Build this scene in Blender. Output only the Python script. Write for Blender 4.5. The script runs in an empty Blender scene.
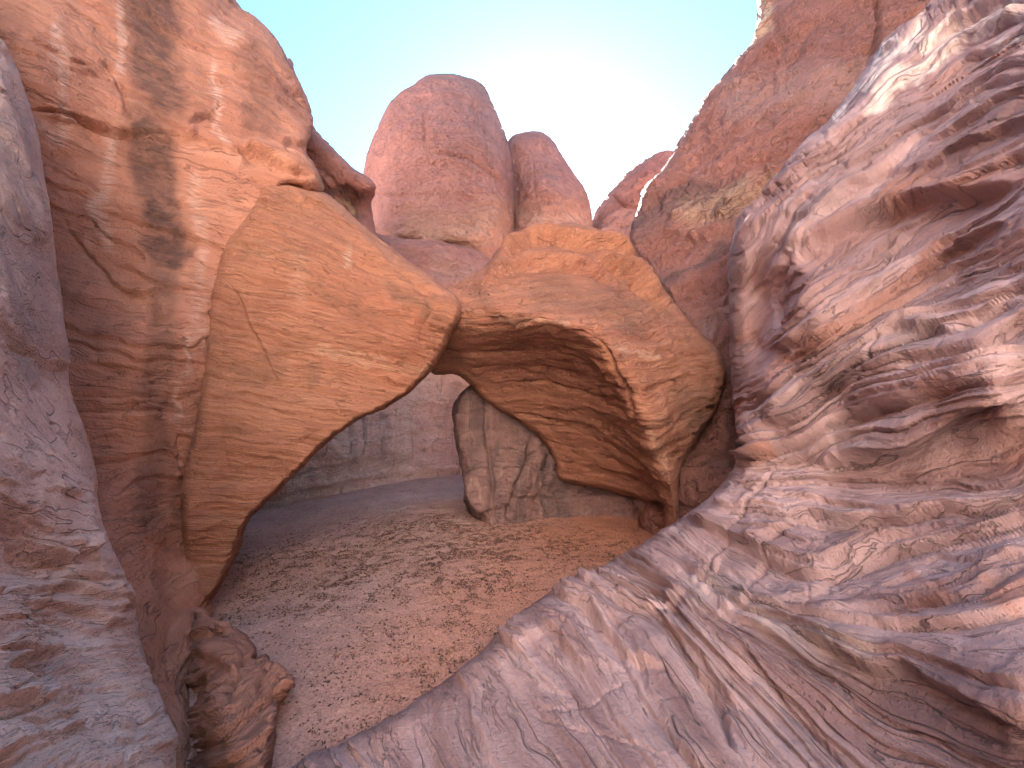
import bpy, math, random
import numpy as np
R = math.radians
random.seed(4); RNG = np.random.default_rng(11)
scene = bpy.context.scene
COL = scene.collection

# ------------------------------------------------------------------ camera, world, sun, exposure
CAM_Z, PITCH, FPX = 2.4, 5.0, 384.0
cam_data = bpy.data.cameras.new("camera"); cam = bpy.data.objects.new("camera", cam_data); COL.objects.link(cam)
cam.location = (0, 0, CAM_Z); cam.rotation_euler = (R(90 + PITCH), 0, 0)
cam_data.sensor_width = 36; cam_data.lens = 36 * FPX / 1024
cam_data.clip_start = 0.05; cam_data.clip_end = 5000
scene.camera = cam

SUN_EL, SUN_AZ = 29.0, 4.0          # degrees; azimuth measured from +Y towards +X
world = bpy.data.worlds.new("World"); scene.world = world; world.use_nodes = True
nt = world.node_tree; nt.nodes.clear()
sky = nt.nodes.new('ShaderNodeTexSky'); sky.sky_type = 'NISHITA'; sky.sun_disc = False
sky.sun_elevation = R(SUN_EL); sky.sun_rotation = R(SUN_AZ)
sky.altitude = 1400; sky.air_density = 1.0; sky.dust_density = 0.7; sky.ozone_density = 4.0
bg = nt.nodes.new('ShaderNodeBackground'); bg.inputs[1].default_value = 0.058
wo = nt.nodes.new('ShaderNodeOutputWorld')
wb = nt.nodes.new('ShaderNodeMix'); wb.data_type = 'RGBA'; wb.blend_type = 'MULTIPLY'; wb.inputs[0].default_value = 1; wb.inputs[7].default_value = (.76, 1.0, .88, 1)   # white balance
nt.links.new(sky.outputs[0], wb.inputs[6]); nt.links.new(wb.outputs[2], bg.inputs[0]); nt.links.new(bg.outputs[0], wo.inputs[0])
sd = bpy.data.lights.new("sun", 'SUN'); sd.energy = 5.0; sd.angle = R(0.53); sd.color = (1, 0.94, 0.86)
sun = bpy.data.objects.new("sun", sd); COL.objects.link(sun)
sun.rotation_euler = (R(-(90 - SUN_EL)), 0, R(-SUN_AZ)); sun.location = (0, 0, 60)
scene.view_settings.view_transform = 'Standard'; scene.view_settings.look = 'None'
scene.view_settings.gamma = 1.0; scene.view_settings.use_curve_mapping = False
scene.view_settings.exposure = 3.7
scene.cycles.use_denoising = True
scene.cycles.max_bounces = 6; scene.cycles.diffuse_bounces = 5; scene.cycles.glossy_bounces = 1
scene.cycles.use_adaptive_sampling = True

# ------------------------------------------------------------------ noise
_p = np.random.default_rng(7).permutation(256); _perm = np.concatenate([_p, _p, _p]).astype(np.int64)
_g = np.random.default_rng(8).normal(size=(256, 3)); _g /= np.linalg.norm(_g, axis=1)[:, None]
def perlin(p):
    p = np.asarray(p, float); i = np.floor(p).astype(np.int64); f = p - i; i &= 255
    w = f * f * f * (f * (f * 6 - 15) + 10)
    out = 0
    for dx in (0, 1):
        for dy in (0, 1):
            for dz in (0, 1):
                h = _perm[_perm[_perm[(i[:, 0] + dx) & 255] + ((i[:, 1] + dy) & 255)] + ((i[:, 2] + dz) & 255)]
                g = _g[h]
                d = g[:, 0] * (f[:, 0] - dx) + g[:, 1] * (f[:, 1] - dy) + g[:, 2] * (f[:, 2] - dz)
                out = out + d * (w[:, 0] if dx else 1 - w[:, 0]) * (w[:, 1] if dy else 1 - w[:, 1]) * (w[:, 2] if dz else 1 - w[:, 2])
    return out * 1.6
def fbm(p, octv=4, gain=0.5):
    a, s, t = 1.0, 0, 0
    for k in range(octv):
        s = s + a * perlin(p * (2.03 ** k) + 17.3 * k); t += a; a *= gain
    return s / t
def ridged(p, octv=4):
    a, s, t = 1.0, 0, 0
    for k in range(octv):
        s = s + a * (1 - np.abs(perlin(p * (2.1 ** k) + 9.1 * k)) * 2); t += a; a *= 0.5
    return s / t
def sstep(a, b, x):
    t = np.clip((x - a) / (b - a), 0, 1); return t * t * (3 - 2 * t)

# ------------------------------------------------------------------ bearings -> world
X0 = 1.5
def place(u, v, D):
    X = (u - 512) / FPX; Z = (384 - v) / FPX
    a0 = math.atan(X0)
    az = np.where(np.abs(X) <= X0, np.arctan(X), np.sign(X) * (a0 + (np.abs(X) - X0) / (1 + X0 * X0)))
    c = np.where(np.abs(X) <= X0, np.cos(az), math.cos(a0))
    k = D / c
    xr, yf, zu = k * np.sin(az), k * np.cos(az), k * Z * c
    cp, sp = math.cos(R(PITCH)), math.sin(R(PITCH))
    return np.stack([xr, yf * cp - zu * sp, yf * sp + zu * cp + CAM_Z], -1)
def gdist(u, v, z=0.0):
    "forward distance at which this bearing meets the height z"
    Z = (384 - v) / FPX; cp, sp = math.cos(R(PITCH)), math.sin(R(PITCH))
    return (z - CAM_Z) / (sp + Z * cp)

class RBF:
    def __init__(self, pts, smooth=0.0):
        pts = np.array(pts, float); self.c = pts[:, :2] / FPX; y = pts[:, 2]; n = len(y)
        K = self.k(self.c[:, None] - self.c[None]) + np.eye(n) * smooth
        P = np.c_[np.ones(n), self.c]
        A = np.block([[K, P], [P.T, np.zeros((3, 3))]])
        s = np.linalg.lstsq(A, np.r_[y, np.zeros(3)], rcond=None)[0]; self.w, self.a = s[:n], s[n:]
    @staticmethod
    def k(d):
        r2 = (d ** 2).sum(-1); return 0.5 * r2 * np.log(r2 + 1e-12)
    def __call__(self, u, v):
        x = np.stack([u, v], -1) / FPX; out = self.a[0] + x @ self.a[1:]
        for c, w in zip(self.c, self.w): out = out + w * self.k(x - c)
        return out

def catmull(pts, closed=True, n=6):
    P = np.array(pts, float); m = len(P); out = []
    for i in range(m if closed else m - 1):
        if closed: a, b, c, d = P[i - 1], P[i], P[(i + 1) % m], P[(i + 2) % m]
        else: a, b, c, d = P[max(i - 1, 0)], P[i], P[i + 1], P[min(i + 2, m - 1)]
        for t in np.arange(n) / n:
            out.append(0.5 * (2 * b + (c - a) * t + (2 * a - 5 * b + 4 * c - d) * t * t + (-a + 3 * b - 3 * c + d) * t ** 3))
    if not closed: out.append(P[-1])
    return np.array(out)

def seg_dist(u, v, L, closed=False):
    "distance, side (+ = above a line drawn left to right), parameter 0..1 of nearest point, direction to it"
    best = np.full(u.shape, 1e18); side = np.zeros_like(u); par = np.zeros_like(u); nx = np.zeros_like(u); ny = np.zeros_like(u)
    m = len(L); cnt = m if closed else m - 1
    for i in range(cnt):
        a = L[i]; b = L[(i + 1) % m]; d = b[:2] - a[:2]; l2 = d @ d + 1e-9
        t = np.clip(((u - a[0]) * d[0] + (v - a[1]) * d[1]) / l2, 0, 1)
        qx = a[0] + t * d[0]; qy = a[1] + t * d[1]; r = (u - qx) ** 2 + (v - qy) ** 2
        k = r < best
        best = np.where(k, r, best); cr = d[0] * (v - a[1]) - d[1] * (u - a[0])
        side = np.where(k, -np.sign(cr), side); par = np.where(k, (i + t) / cnt, par)
        nx = np.where(k, qx, nx); ny = np.where(k, qy, ny)
    return np.sqrt(best), side, par, nx, ny
def hash3(i, s):
    h = _perm[(_perm[(_perm[i[:, 0] & 255] + i[:, 1]) & 255] + i[:, 2] + s * 57) & 255]; return h
def plates(q):
    "cellular facets: height and distance to the nearest joint"
    i0 = np.floor(q).astype(np.int64); d1 = np.full(len(q), 9.); d2 = np.full(len(q), 9.); h1 = np.zeros(len(q))
    for dx in (-1, 0, 1):
        for dy in (-1, 0, 1):
            for dz in (-1, 0, 1):
                c = i0 + np.array([dx, dy, dz]); a = hash3(c, 0); b = hash3(c, 1); e = hash3(c, 2)
                o = np.stack([a, b, e], -1) / 255.0
                w = q - (c + .15 + .7 * o); d = np.sqrt((w ** 2).sum(1))
                hh = (e / 255. - .5) + (w * (np.stack([b, e, a], -1) / 255. - .5)).sum(1) * 1.6
                k = d < d1; d2 = np.where(k, d1, np.minimum(d2, d)); h1 = np.where(k, hh, h1); d1 = np.where(k, d, d1)
    return h1, d2 - d1
def inside(u, v, L):
    c = np.zeros(u.shape, bool); m = len(L)
    for i in range(m):
        a = L[i]; b = L[(i + 1) % m]
        if a[1] == b[1]: continue
        c ^= ((a[1] > v) != (b[1] > v)) & (u < (b[0] - a[0]) * (v - a[1]) / (b[1] - a[1]) + a[0])
    return c
def axis(lo, hi, step, flo, fhi, grow=1.09, cap=26):
    core = list(np.arange(max(lo, flo), min(hi, fhi) + step, step)) if min(hi, fhi) > max(lo, flo) else [max(min(lo, fhi), flo)]
    s = step; x = core[0]; pre = []
    while x > lo: s = min(s * grow, cap); x -= s; pre.append(x)
    s = step; x = core[-1]; post = []
    while x < hi: s = min(s * grow, cap); x += s; post.append(x)
    return np.array(pre[::-1] + core + post)

# ------------------------------------------------------------------ mesh making
def make_mesh(name, V, F4, F3=None, attrs=None, smooth=True):
    me = bpy.data.meshes.new(name)
    F3 = np.zeros((0, 3), int) if F3 is None else F3
    nq, n3 = len(F4), len(F3)
    me.vertices.add(len(V)); me.vertices.foreach_set("co", V.astype(np.float32).ravel())
    loops = np.concatenate([F4.ravel(), F3.ravel()]).astype(np.int32)
    me.loops.add(len(loops)); me.loops.foreach_set("vertex_index", loops)
    st = np.concatenate([np.arange(nq) * 4, nq * 4 + np.arange(n3) * 3]).astype(np.int32)
    me.polygons.add(nq + n3); me.polygons.foreach_set("loop_start", st)
    me.polygons.foreach_set("use_smooth", np.full(nq + n3, smooth))
    me.update(calc_edges=True)
    for k, a in (attrs or {}).items():
        at = me.attributes.new(k, 'FLOAT', 'POINT'); at.data.foreach_set("value", a.astype(np.float32))
    return me
def normals(V, F4):
    n = np.cross(V[F4[:, 2]] - V[F4[:, 0]], V[F4[:, 3]] - V[F4[:, 1]])
    N = np.zeros_like(V)
    for k in range(3):
        s = 0
        for j in range(4): s = s + np.bincount(F4[:, j], weights=n[:, k], minlength=len(V))
        N[:, k] = s
    return N / (np.linalg.norm(N, axis=1)[:, None] + 1e-12)
def tag(o, label=None, cat=None, group=None, kind=None):
    if label: o['label'] = label
    if cat: o['category'] = cat
    if group: o['group'] = group
    if kind: o['kind'] = kind
    return o
def obj(name, me, mat, parent=None):
    o = bpy.data.objects.new(name, me); COL.objects.link(o); me.materials.append(mat)
    if parent: o.parent = parent
    return o

def jit(u, v, amp, sc, seed):
    q = np.stack([u / sc, v / sc, np.full_like(u, seed)], -1)
    return u + amp * fbm(q, 3), v + amp * fbm(q + 31.7, 3)

def rock(name, mat, outline, depth, roll=(40, 1.0), thick=2.0, step=1.7, bed=None, bedn=None, bedk=1.0, bedwarp=0.4, layers=(), rough=(),
         cracks=(), steps=(), bumps=(), stains=(), pales=(), tints=(), edge=2.5, seed=0, layermask=None, SK=.5, plate=(), terr=(), slabs=(), dref=None, quiet=(), parent=None, lab=None, warp=2.5, blocky=None, dents=None):
    o4 = [(p[0], p[1], *(p[2:] if len(p) > 2 else roll)) for p in outline]
    L = catmull(o4); L2 = L[:, :2]
    gu = axis(L2[:, 0].min() - 4, L2[:, 0].max() + 4, step, -30, 1054)
    gv = axis(L2[:, 1].min() - 4, L2[:, 1].max() + 4, step, -30, 798)
    U, Vv = np.meshgrid(gu, gv); nv, nu = U.shape
    hh = np.maximum(*np.meshgrid(np.gradient(gu), np.gradient(gv))).ravel()
    u, v = U.ravel(), Vv.ravel()
    # uneven outline
    ju, jv = jit(u, v, edge, 26, seed); ju, jv = jit(ju, jv, edge * .5, 7, seed + 5)
    inn = inside(ju, jv, L2); s, _, _, nx, ny = seg_dist(ju, jv, L, True); s = np.where(inn, s, -s)
    near = np.abs(s) < 0.6 * hh
    u = np.where(near, u + (nx - ju), u); v = np.where(near, v + (ny - jv), v); s = np.where(near, 0, s)
    keep = s >= 0
    idx = np.arange(nv * nu).reshape(nv, nu)
    a, b, c, d = idx[:-1, :-1].ravel(), idx[:-1, 1:].ravel(), idx[1:, 1:].ravel(), idx[1:, :-1].ravel()
    Q = np.stack([a, d, c, b], -1); kc = keep[Q]; n4 = kc.sum(1)
    F4 = Q[n4 == 4]; Q3 = Q[n4 == 3]; k3 = keep[Q3]; F3 = Q3[k3].reshape(-1, 3) if len(Q3) else np.zeros((0, 3), int)
    used = np.zeros(nv * nu, bool); used[F4.ravel()] = True; used[F3.ravel()] = True
    mp = np.cumsum(used) - 1; F4 = mp[F4]; F3 = mp[F3]; u, v, s = u[used], v[used], s[used]
    # rim roll widths
    wsum = 0; W = 0; RR = 0
    for p in o4:
        k = 1 / (((u - p[0]) ** 2 + (v - p[1]) ** 2) + 200.0) ** 1.5; wsum = wsum + k; W = W + k * p[2]; RR = RR + k * p[3]
    W /= wsum; RR /= wsum
    D0 = np.exp(RBF([(p[0], p[1], math.log(p[2])) for p in depth], 1e-4)(u, v)); D0 = np.clip(D0, 0.5, 90)
    q = 1 - np.clip(s / W, 0, 1); prof = 1 - np.sqrt(np.clip(1 - q ** 2, 0, 1))
    D = D0 + RR * prof
    for bu, bv, ru, rv, rot, amp in bumps:
        cr, sr = math.cos(R(rot)), math.sin(R(rot)); du, dv = u - bu, v - bv
        x, y = (du * cr + dv * sr) / ru, (-du * sr + dv * cr) / rv; D = D - amp * np.exp(-(x * x + y * y))
    P = place(u, v, D)
    N = normals(P, F4)
    # bedding coordinate
    if bed is not None:
        bb = RBF([(x, y, val) for val, line in bed for x, y in catmull(line, False, 2)], 2e-3)
        B = bb(u, v)
    else:
        B = P @ np.array(bedn, float)
    B = B * bedk; B = B + bedwarp * fbm(P * 0.7 + seed, 3) + bedwarp * .3 * fbm(P * 3.1 + seed, 2)
    disp = np.zeros(len(u))
    msk = np.ones(len(u)) if layermask is None else sstep(layermask[0], layermask[1], fbm(P * layermask[2] + 5.5 + seed, 3))
    gB = np.zeros(len(u))
    for i_, j_ in ((0, 1), (1, 2), (2, 3), (3, 0)): gB[F4[:, i_]] = np.maximum(gB[F4[:, i_]], np.abs(B[F4[:, i_]] - B[F4[:, j_]]))
    for k, amp, fr, saw in layers:
        gk = np.clip(gB * k * 1.7, .14, .5); amp = amp * (1 - sstep(.18, .4, gB * k))
        bk = B * k + 0.25 * fbm(P * fr * 1.5 + 3.3, 2); li = np.floor(bk); f = bk - li
        hsh = np.stack([li * 7.31, li * 3.77, li * 5.13], -1)
        h = perlin(P * fr + hsh); h2 = perlin(P * fr + hsh + np.array([7.31, 3.77, 5.13])); e_ = sstep(0, 1, (f - 1 + gk) / gk); h = h * (1 - e_) + h2 * e_
        f = np.where(f < 1 - gk, f / (1 - gk), (1 - f) / gk)
        disp += msk * amp * (h * 1.6 + saw * (f - .5) - 0.35 * np.exp(-(f / .10) ** 2))
    for k, amp, fr, saw, th in slabs:
        Bk = B * k; Bk = Bk + .45 * perlin(np.stack([Bk * .55, P[:, 0] * .25, P[:, 1] * .25 + seed], -1))
        li = np.floor(Bk); f = Bk - li; gk = np.clip(gB * k * 1.9, .07, .5); am = amp * (1 - sstep(.2, .45, gB * k))
        def lay(o):
            hs = np.stack([(li + o) * 7.31, (li + o) * 3.77, (li + o) * 5.13 + seed], -1); t = perlin(P * fr + hs) + .35 * perlin(P * fr * 3.1 + hs)
            return (sstep(th - .05, th + .05, t) * .8 + t * .45), sstep(-.35, .3, perlin(P * fr * .7 + hs + 40))
        h1, s1 = lay(0); h2, s2 = lay(1); e_ = sstep(0, 1, (f - 1 + gk) / gk); h = h1 * (1 - e_) + h2 * e_
        ff = np.where(f < 1 - gk, f / (1 - gk), (1 - f) / gk)
        disp += am * (h + saw * s1 * (ff ** 1.5 - .4) - .45 * s1 * np.exp(-(f / np.maximum(.10, gk * .8)) ** 2))
    for fa, kb, K, amp in terr:
        qq = np.stack([P[:, 0] * fa, P[:, 1] * fa, B * kb + P[:, 2] * fa * .3], -1)
        nn = fbm(qq + seed * 1.7, 3, .42) * K; li = np.floor(nn); f = nn - li
        g_ = np.zeros(len(u))
        for i_, j_ in ((0, 1), (1, 2), (2, 3), (3, 0)): g_[F4[:, i_]] = np.maximum(g_[F4[:, i_]], np.abs(nn[F4[:, i_]] - nn[F4[:, j_]]))
        gk = np.clip(g_ * 1.5, .05, .6); am = amp * (1 - sstep(.35, .8, g_))
        disp += am * (li + sstep(0, 1, (f - 1 + gk) / gk) - .35 * f - .5 * np.exp(-(np.abs(f - 1 + gk) / (.8 * gk)) ** 2))
    for fa, kb, amp, crk, m0 in plate:
        qq = np.stack([P[:, 0] * fa, P[:, 1] * fa, B * kb], -1); qq = qq + .35 * np.stack([fbm(qq * .9 + 3, 3), fbm(qq * .9 + 30, 3), fbm(qq * .9 + 60, 3)], -1)
        hq, jq = plates(qq); pm = sstep(m0 - .2, m0 + .2, fbm(P * .9 + 13 + seed, 2))
        disp += pm * (amp * hq * sstep(0, .12, jq) - crk * np.exp(-(jq / .07) ** 2))
    for fr, amp, octv in rough: disp += amp * fbm(P * fr + seed * 3.1, octv)
    if blocky:
        fr, amp = blocky
        q1 = fbm(P * fr + 40 + seed, 3) * 5; disp += amp * (np.floor(q1) + sstep(.75, 1, q1 - np.floor(q1))) * .4
    if dents:
        fr, amp, th = dents; disp -= amp * sstep(th, th + .25, fbm(P * fr + 77, 3))
    wu, wv = jit(u, v, warp, 18, seed + 9); wu, wv = jit(wu, wv, warp * .25, 8, seed + 4)
    for line, w, amp in cracks:
        ds, _, par, _, _ = seg_dist(wu, wv, catmull(line, False, 4))
        tap = np.clip(np.minimum(par, 1 - par) * 6, 0.15, 1)
        disp -= amp * tap * np.exp(-(ds / w) ** 2)
    for line, amp, lu, ld in steps:
        ds, sd_, par, _, _ = seg_dist(wu, wv, catmull(line, False, 4))
        tap = sstep(0, .18, par) * sstep(0, .18, 1 - par)
        tt = .5 + .5 * np.tanh(ds * sd_ / 2.4)
        disp += SK * tap * amp * (tt * np.exp(-ds / lu) - (1 - tt) * np.exp(-ds / ld) * .8)
    if dref: disp = disp * np.clip(D0 / dref, .3, 1.2)
    for qu, qv, ru, rv_, am in quiet: disp = disp * (1 - am * np.exp(-((u - qu) / ru) ** 4 - ((v - qv) / rv_) ** 4))
    att = {}
    su, sv = jit(u, v, 13, 38, seed + 2); su, sv = jit(su, sv, 6, 10, seed + 3)
    for key, lst in (('stain', stains), ('pale', pales), ('tint', tints)):
        m = np.zeros(len(u))
        for line, w, soft, val in lst:
            ds, _, par, _, _ = seg_dist(su, sv, catmull(line, False, 3))
            m = np.maximum(m, val * (1 - sstep(w - soft, w + soft, ds)))
        att[key] = m
    att['bed'] = B
    fade = np.clip(s / 7, .22, 1)
    Pf = P + N * (disp * fade)[:, None]
    # far side of the body
    Db = D0 + RR + thick * np.sqrt(np.clip(1 - q ** 2, 0, 1)) + 0.02
    Pb = place(u, v, Db) + (0.15 * thick * fbm(place(u, v, Db) * .5, 3) * np.clip(s / 20, 0, 1))[:, None]
    n = len(u)
    E = np.concatenate([F4[:, [0, 1]], F4[:, [1, 2]], F4[:, [2, 3]], F4[:, [3, 0]], F3[:, [0, 1]], F3[:, [1, 2]], F3[:, [2, 0]]])
    key = np.sort(E, 1) @ np.array([n, 1]); uk, inv, cn = np.unique(key, return_inverse=True, return_counts=True)
    Eb = E[cn[inv] == 1]
    BR = np.stack([Eb[:, 1], Eb[:, 0], Eb[:, 0] + n, Eb[:, 1] + n], -1)
    V2 = np.concatenate([Pf, Pb]); G4 = np.concatenate([F4, F4[:, ::-1] + n, BR]); G3 = np.concatenate([F3, F3[:, ::-1] + n])
    me = make_mesh(name, V2, G4, G3, {k: np.concatenate([a_, a_]) for k, a_ in att.items()})
    o = obj(name, me, mat, parent)
    if lab: tag(o, *lab)
    return o

# ------------------------------------------------------------------ materials
def rock_mat(name, c1, c2, stain=(.07, .045, .04), pale=(.55, .42, .34), tint=(.4, .16, .07), band=3.0, bandmix=.55, bump=.02, fine=14.0, spot=0.0,
             streak=0.0, rough=.9, lichen=0.0, beddetail=6.0, bedbump=.5, ck=(1.2, 2.0, .6), lam=.5):
    m = bpy.data.materials.new(name); m.use_nodes = True; t = m.node_tree; N = t.nodes; Lk = t.links
    bs = N['Principled BSDF']; bs.inputs['Roughness'].default_value = rough
    bs.inputs['Specular IOR Level'].default_value = .22
    geo = N.new('ShaderNodeNewGeometry'); sep = N.new('ShaderNodeSeparateXYZ'); Lk.new(geo.outputs['Position'], sep.inputs[0])
    def A(nm):
        a = N.new('ShaderNodeAttribute'); a.attribute_name = nm; return a.outputs['Fac']
    def M(op, a, b=None, c=None, clamp=False):
        k = N.new('ShaderNodeMath'); k.operation = op; k.use_clamp = clamp
        for i, x in enumerate((a, b, c)):
            if x is None: continue
            if isinstance(x, (int, float)): k.inputs[i].default_value = x
            else: Lk.new(x, k.inputs[i])
        return k.outputs[0]
    def noise(vec, scale, det=4, rgh=.55, lac=2.0):
        k = N.new('ShaderNodeTexNoise'); k.inputs['Scale'].default_value = scale; k.inputs['Detail'].default_value = det
        k.inputs['Roughness'].default_value = rgh; Lk.new(vec, k.inputs['Vector']); return k.outputs['Fac']
    def ramp(x, a, b):
        k = N.new('ShaderNodeMapRange'); k.interpolation_type = 'SMOOTHSTEP'; Lk.new(x, k.inputs[0]); k.inputs[1].default_value = a; k.inputs[2].default_value = b
        return k.outputs[0]
    def vec(x, y, z):
        k = N.new('ShaderNodeCombineXYZ')
        for i, q in enumerate((x, y, z)):
            if isinstance(q, (int, float)): k.inputs[i].default_value = q
            else: Lk.new(q, k.inputs[i])
        return k.outputs[0]
    def mix(f, a, b, mode='MIX'):
        k = N.new('ShaderNodeMix'); k.data_type = 'RGBA'; k.blend_type = mode
        if isinstance(f, (int, float)): k.inputs[0].default_value = f
        else: Lk.new(f, k.inputs[0])
        for i, q in ((6, a), (7, b)):
            if isinstance(q, tuple): k.inputs[i].default_value = (*q, 1)
            else: Lk.new(q, k.inputs[i])
        return k.outputs[2]
    pos = geo.outputs['Position']; B = A('bed')
    bv = vec(M('MULTIPLY', sep.outputs[0], .35), M('MULTIPLY', sep.outputs[1], .35), M('MULTIPLY', B, band))
    bv2 = vec(M('MULTIPLY', sep.outputs[0], 1.5), M('MULTIPLY', sep.outputs[1], 1.5), M('MULTIPLY', B, band * beddetail))
    n1 = noise(bv, 1.0, 6, .62); n2 = noise(bv2, 1.0, 5, .65); n3 = noise(pos, .55, 5, .6); n4 = noise(pos, 5.0, 6, .65); n5 = noise(pos, fine * 4, 4, .7)
    f = M('ADD', M('MULTIPLY', ramp(n1, .35, .65), bandmix), M('MULTIPLY', ramp(n3, .3, .7), 1 - bandmix), clamp=True)
    col = mix(f, c1, c2)
    col = mix(A('tint'), col, tint)
    # fine laminae and mottling
    g = M('ADD', 1 - .8 * lam, M('MULTIPLY', M('ADD', M('MULTIPLY', n2, .75), M('ADD', M('MULTIPLY', n4, .5), M('MULTIPLY', n5, .35))), lam))
    col = mix(1.0, col, vec(g, g, g), 'MULTIPLY')
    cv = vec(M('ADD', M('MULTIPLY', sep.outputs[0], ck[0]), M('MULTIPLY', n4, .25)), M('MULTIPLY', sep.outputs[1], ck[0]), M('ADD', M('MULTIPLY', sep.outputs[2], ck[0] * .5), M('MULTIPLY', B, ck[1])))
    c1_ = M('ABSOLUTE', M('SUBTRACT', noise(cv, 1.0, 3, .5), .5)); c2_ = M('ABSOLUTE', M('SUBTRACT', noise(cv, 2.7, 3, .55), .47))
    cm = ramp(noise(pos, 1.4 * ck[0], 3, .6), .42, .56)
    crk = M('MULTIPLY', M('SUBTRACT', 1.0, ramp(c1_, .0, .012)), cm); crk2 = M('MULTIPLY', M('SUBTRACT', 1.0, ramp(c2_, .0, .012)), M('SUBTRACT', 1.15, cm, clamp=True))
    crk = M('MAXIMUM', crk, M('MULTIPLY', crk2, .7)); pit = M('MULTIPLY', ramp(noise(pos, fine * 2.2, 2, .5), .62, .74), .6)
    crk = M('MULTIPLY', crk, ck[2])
    if streak:
        sv = vec(M('MULTIPLY', sep.outputs[0], 2.6), M('MULTIPLY', sep.outputs[1], 2.6), M('MULTIPLY', sep.outputs[2], .16))
        s1 = ramp(noise(sv, 1.0, 4, .6), .55, .72); s2 = ramp(noise(vec(M('MULTIPLY', sep.outputs[0], 3.7), M('MULTIPLY', sep.outputs[1], 3.7), M('MULTIPLY', sep.outputs[2], .11)), 1.3, 3, .6), .58, .7)
        col = mix(M('MULTIPLY', s1, streak), col, stain); col = mix(M('MULTIPLY', s2, streak * .5), col, pale)
    if spot:
        col = mix(M('MULTIPLY', ramp(noise(pos, 1.3, 7, .68), .56, .68), spot), col, stain)
    if lichen:
        col = mix(M('MULTIPLY', M('MULTIPLY', ramp(noise(pos, 16, 3, .6), .6, .66), ramp(n3, .45, .6)), lichen), col, pale)
    sf = M('MULTIPLY', A('stain'), ramp(M('ADD', n4, M('MULTIPLY', n2, .4)), .45, .85)); sf = M('ADD', M('MULTIPLY', sf, .5), M('MULTIPLY', A('stain'), .5), clamp=True)
    col = mix(sf, col, stain)
    col = mix(M('MULTIPLY', A('pale'), ramp(n2, .38, .55)), col, pale)
    col = mix(M('MULTIPLY', crk, .55), col, stain)  # dark dust in cracks, plus painted occlusion that the bump cannot cast
    Lk.new(col, bs.inputs['Base Color'])
    hgt = M('ADD', M('MULTIPLY', n2, bedbump), M('ADD', M('MULTIPLY', noise(pos, fine, 7, .68), 1.0), M('MULTIPLY', n4, .8)))
    hgt = M('SUBTRACT', hgt, M('ADD', M('MULTIPLY', crk, .9), M('MULTIPLY', pit, .5)))
    bp = N.new('ShaderNodeBump'); bp.inputs['Strength'].default_value = 1.0; bp.inputs['Distance'].default_value = bump
    Lk.new(hgt, bp.inputs['Height']); Lk.new(bp.outputs[0], bs.inputs['Normal'])
    return m

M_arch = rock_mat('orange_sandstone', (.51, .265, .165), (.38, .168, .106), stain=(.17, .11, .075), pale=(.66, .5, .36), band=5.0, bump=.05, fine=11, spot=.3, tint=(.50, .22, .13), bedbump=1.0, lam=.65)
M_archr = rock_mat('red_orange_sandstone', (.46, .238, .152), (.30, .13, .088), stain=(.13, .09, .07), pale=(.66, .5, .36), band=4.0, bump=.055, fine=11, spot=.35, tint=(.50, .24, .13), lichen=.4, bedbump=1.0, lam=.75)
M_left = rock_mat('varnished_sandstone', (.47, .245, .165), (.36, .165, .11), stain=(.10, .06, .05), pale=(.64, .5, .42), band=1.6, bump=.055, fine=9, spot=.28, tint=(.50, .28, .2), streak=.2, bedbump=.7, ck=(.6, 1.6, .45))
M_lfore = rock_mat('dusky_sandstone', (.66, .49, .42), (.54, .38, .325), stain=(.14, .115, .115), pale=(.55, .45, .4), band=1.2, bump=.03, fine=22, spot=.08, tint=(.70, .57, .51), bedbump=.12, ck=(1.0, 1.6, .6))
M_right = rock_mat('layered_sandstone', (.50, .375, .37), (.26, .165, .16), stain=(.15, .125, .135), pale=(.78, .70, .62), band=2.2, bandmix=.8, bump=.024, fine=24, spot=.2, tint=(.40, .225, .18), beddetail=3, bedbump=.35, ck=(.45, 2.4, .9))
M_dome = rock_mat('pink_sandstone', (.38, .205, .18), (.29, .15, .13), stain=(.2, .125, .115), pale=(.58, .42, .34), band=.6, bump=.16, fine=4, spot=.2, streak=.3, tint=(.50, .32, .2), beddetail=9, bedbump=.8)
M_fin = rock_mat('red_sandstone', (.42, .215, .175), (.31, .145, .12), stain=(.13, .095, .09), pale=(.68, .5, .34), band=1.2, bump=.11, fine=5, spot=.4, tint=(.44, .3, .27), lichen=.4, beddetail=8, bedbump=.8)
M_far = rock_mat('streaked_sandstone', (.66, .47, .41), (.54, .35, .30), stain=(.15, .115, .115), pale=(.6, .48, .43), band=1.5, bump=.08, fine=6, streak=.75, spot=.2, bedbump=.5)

# ------------------------------------------------------------------ ground
def gz(x, y):
    z = 0.10 * fbm(np.stack([x * .35, y * .35, x * 0 + 2], -1), 3)
    z = z + 0.06 * np.exp(-((x - 2.6) ** 2 / 2.5 + (y - 7.2) ** 2 / 2.0))          # sand banked into the alcove
    z = z - 0.12 * np.exp(-((x + 3.4) ** 2 / 2.0 + (y - 5.6) ** 2 / 3.0))
    return z
gx = axis(-600, 600, .035, -7.5, 4.5, 1.12, 60); gy = axis(-600, 900, .035, 1.6, 17, 1.12, 60)
GX, GY = np.meshgrid(gx, gy); x, y = GX.ravel(), GY.ravel()
near = np.exp(-((x + 1) ** 2 + (y - 8) ** 2) / 160)
z = gz(x, y) * near
q3 = np.stack([x, y, x * 0], -1)
z = z + near * (.03 * fbm(q3 * 2.2, 3) + .022 * np.maximum(0, ridged(q3 * 3.4 + 4, 3) - .55) * -1 + .012 * fbm(q3 * 11, 3))
nvv, nuu = GX.shape; idx = np.arange(nvv * nuu).reshape(nvv, nuu)
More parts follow.
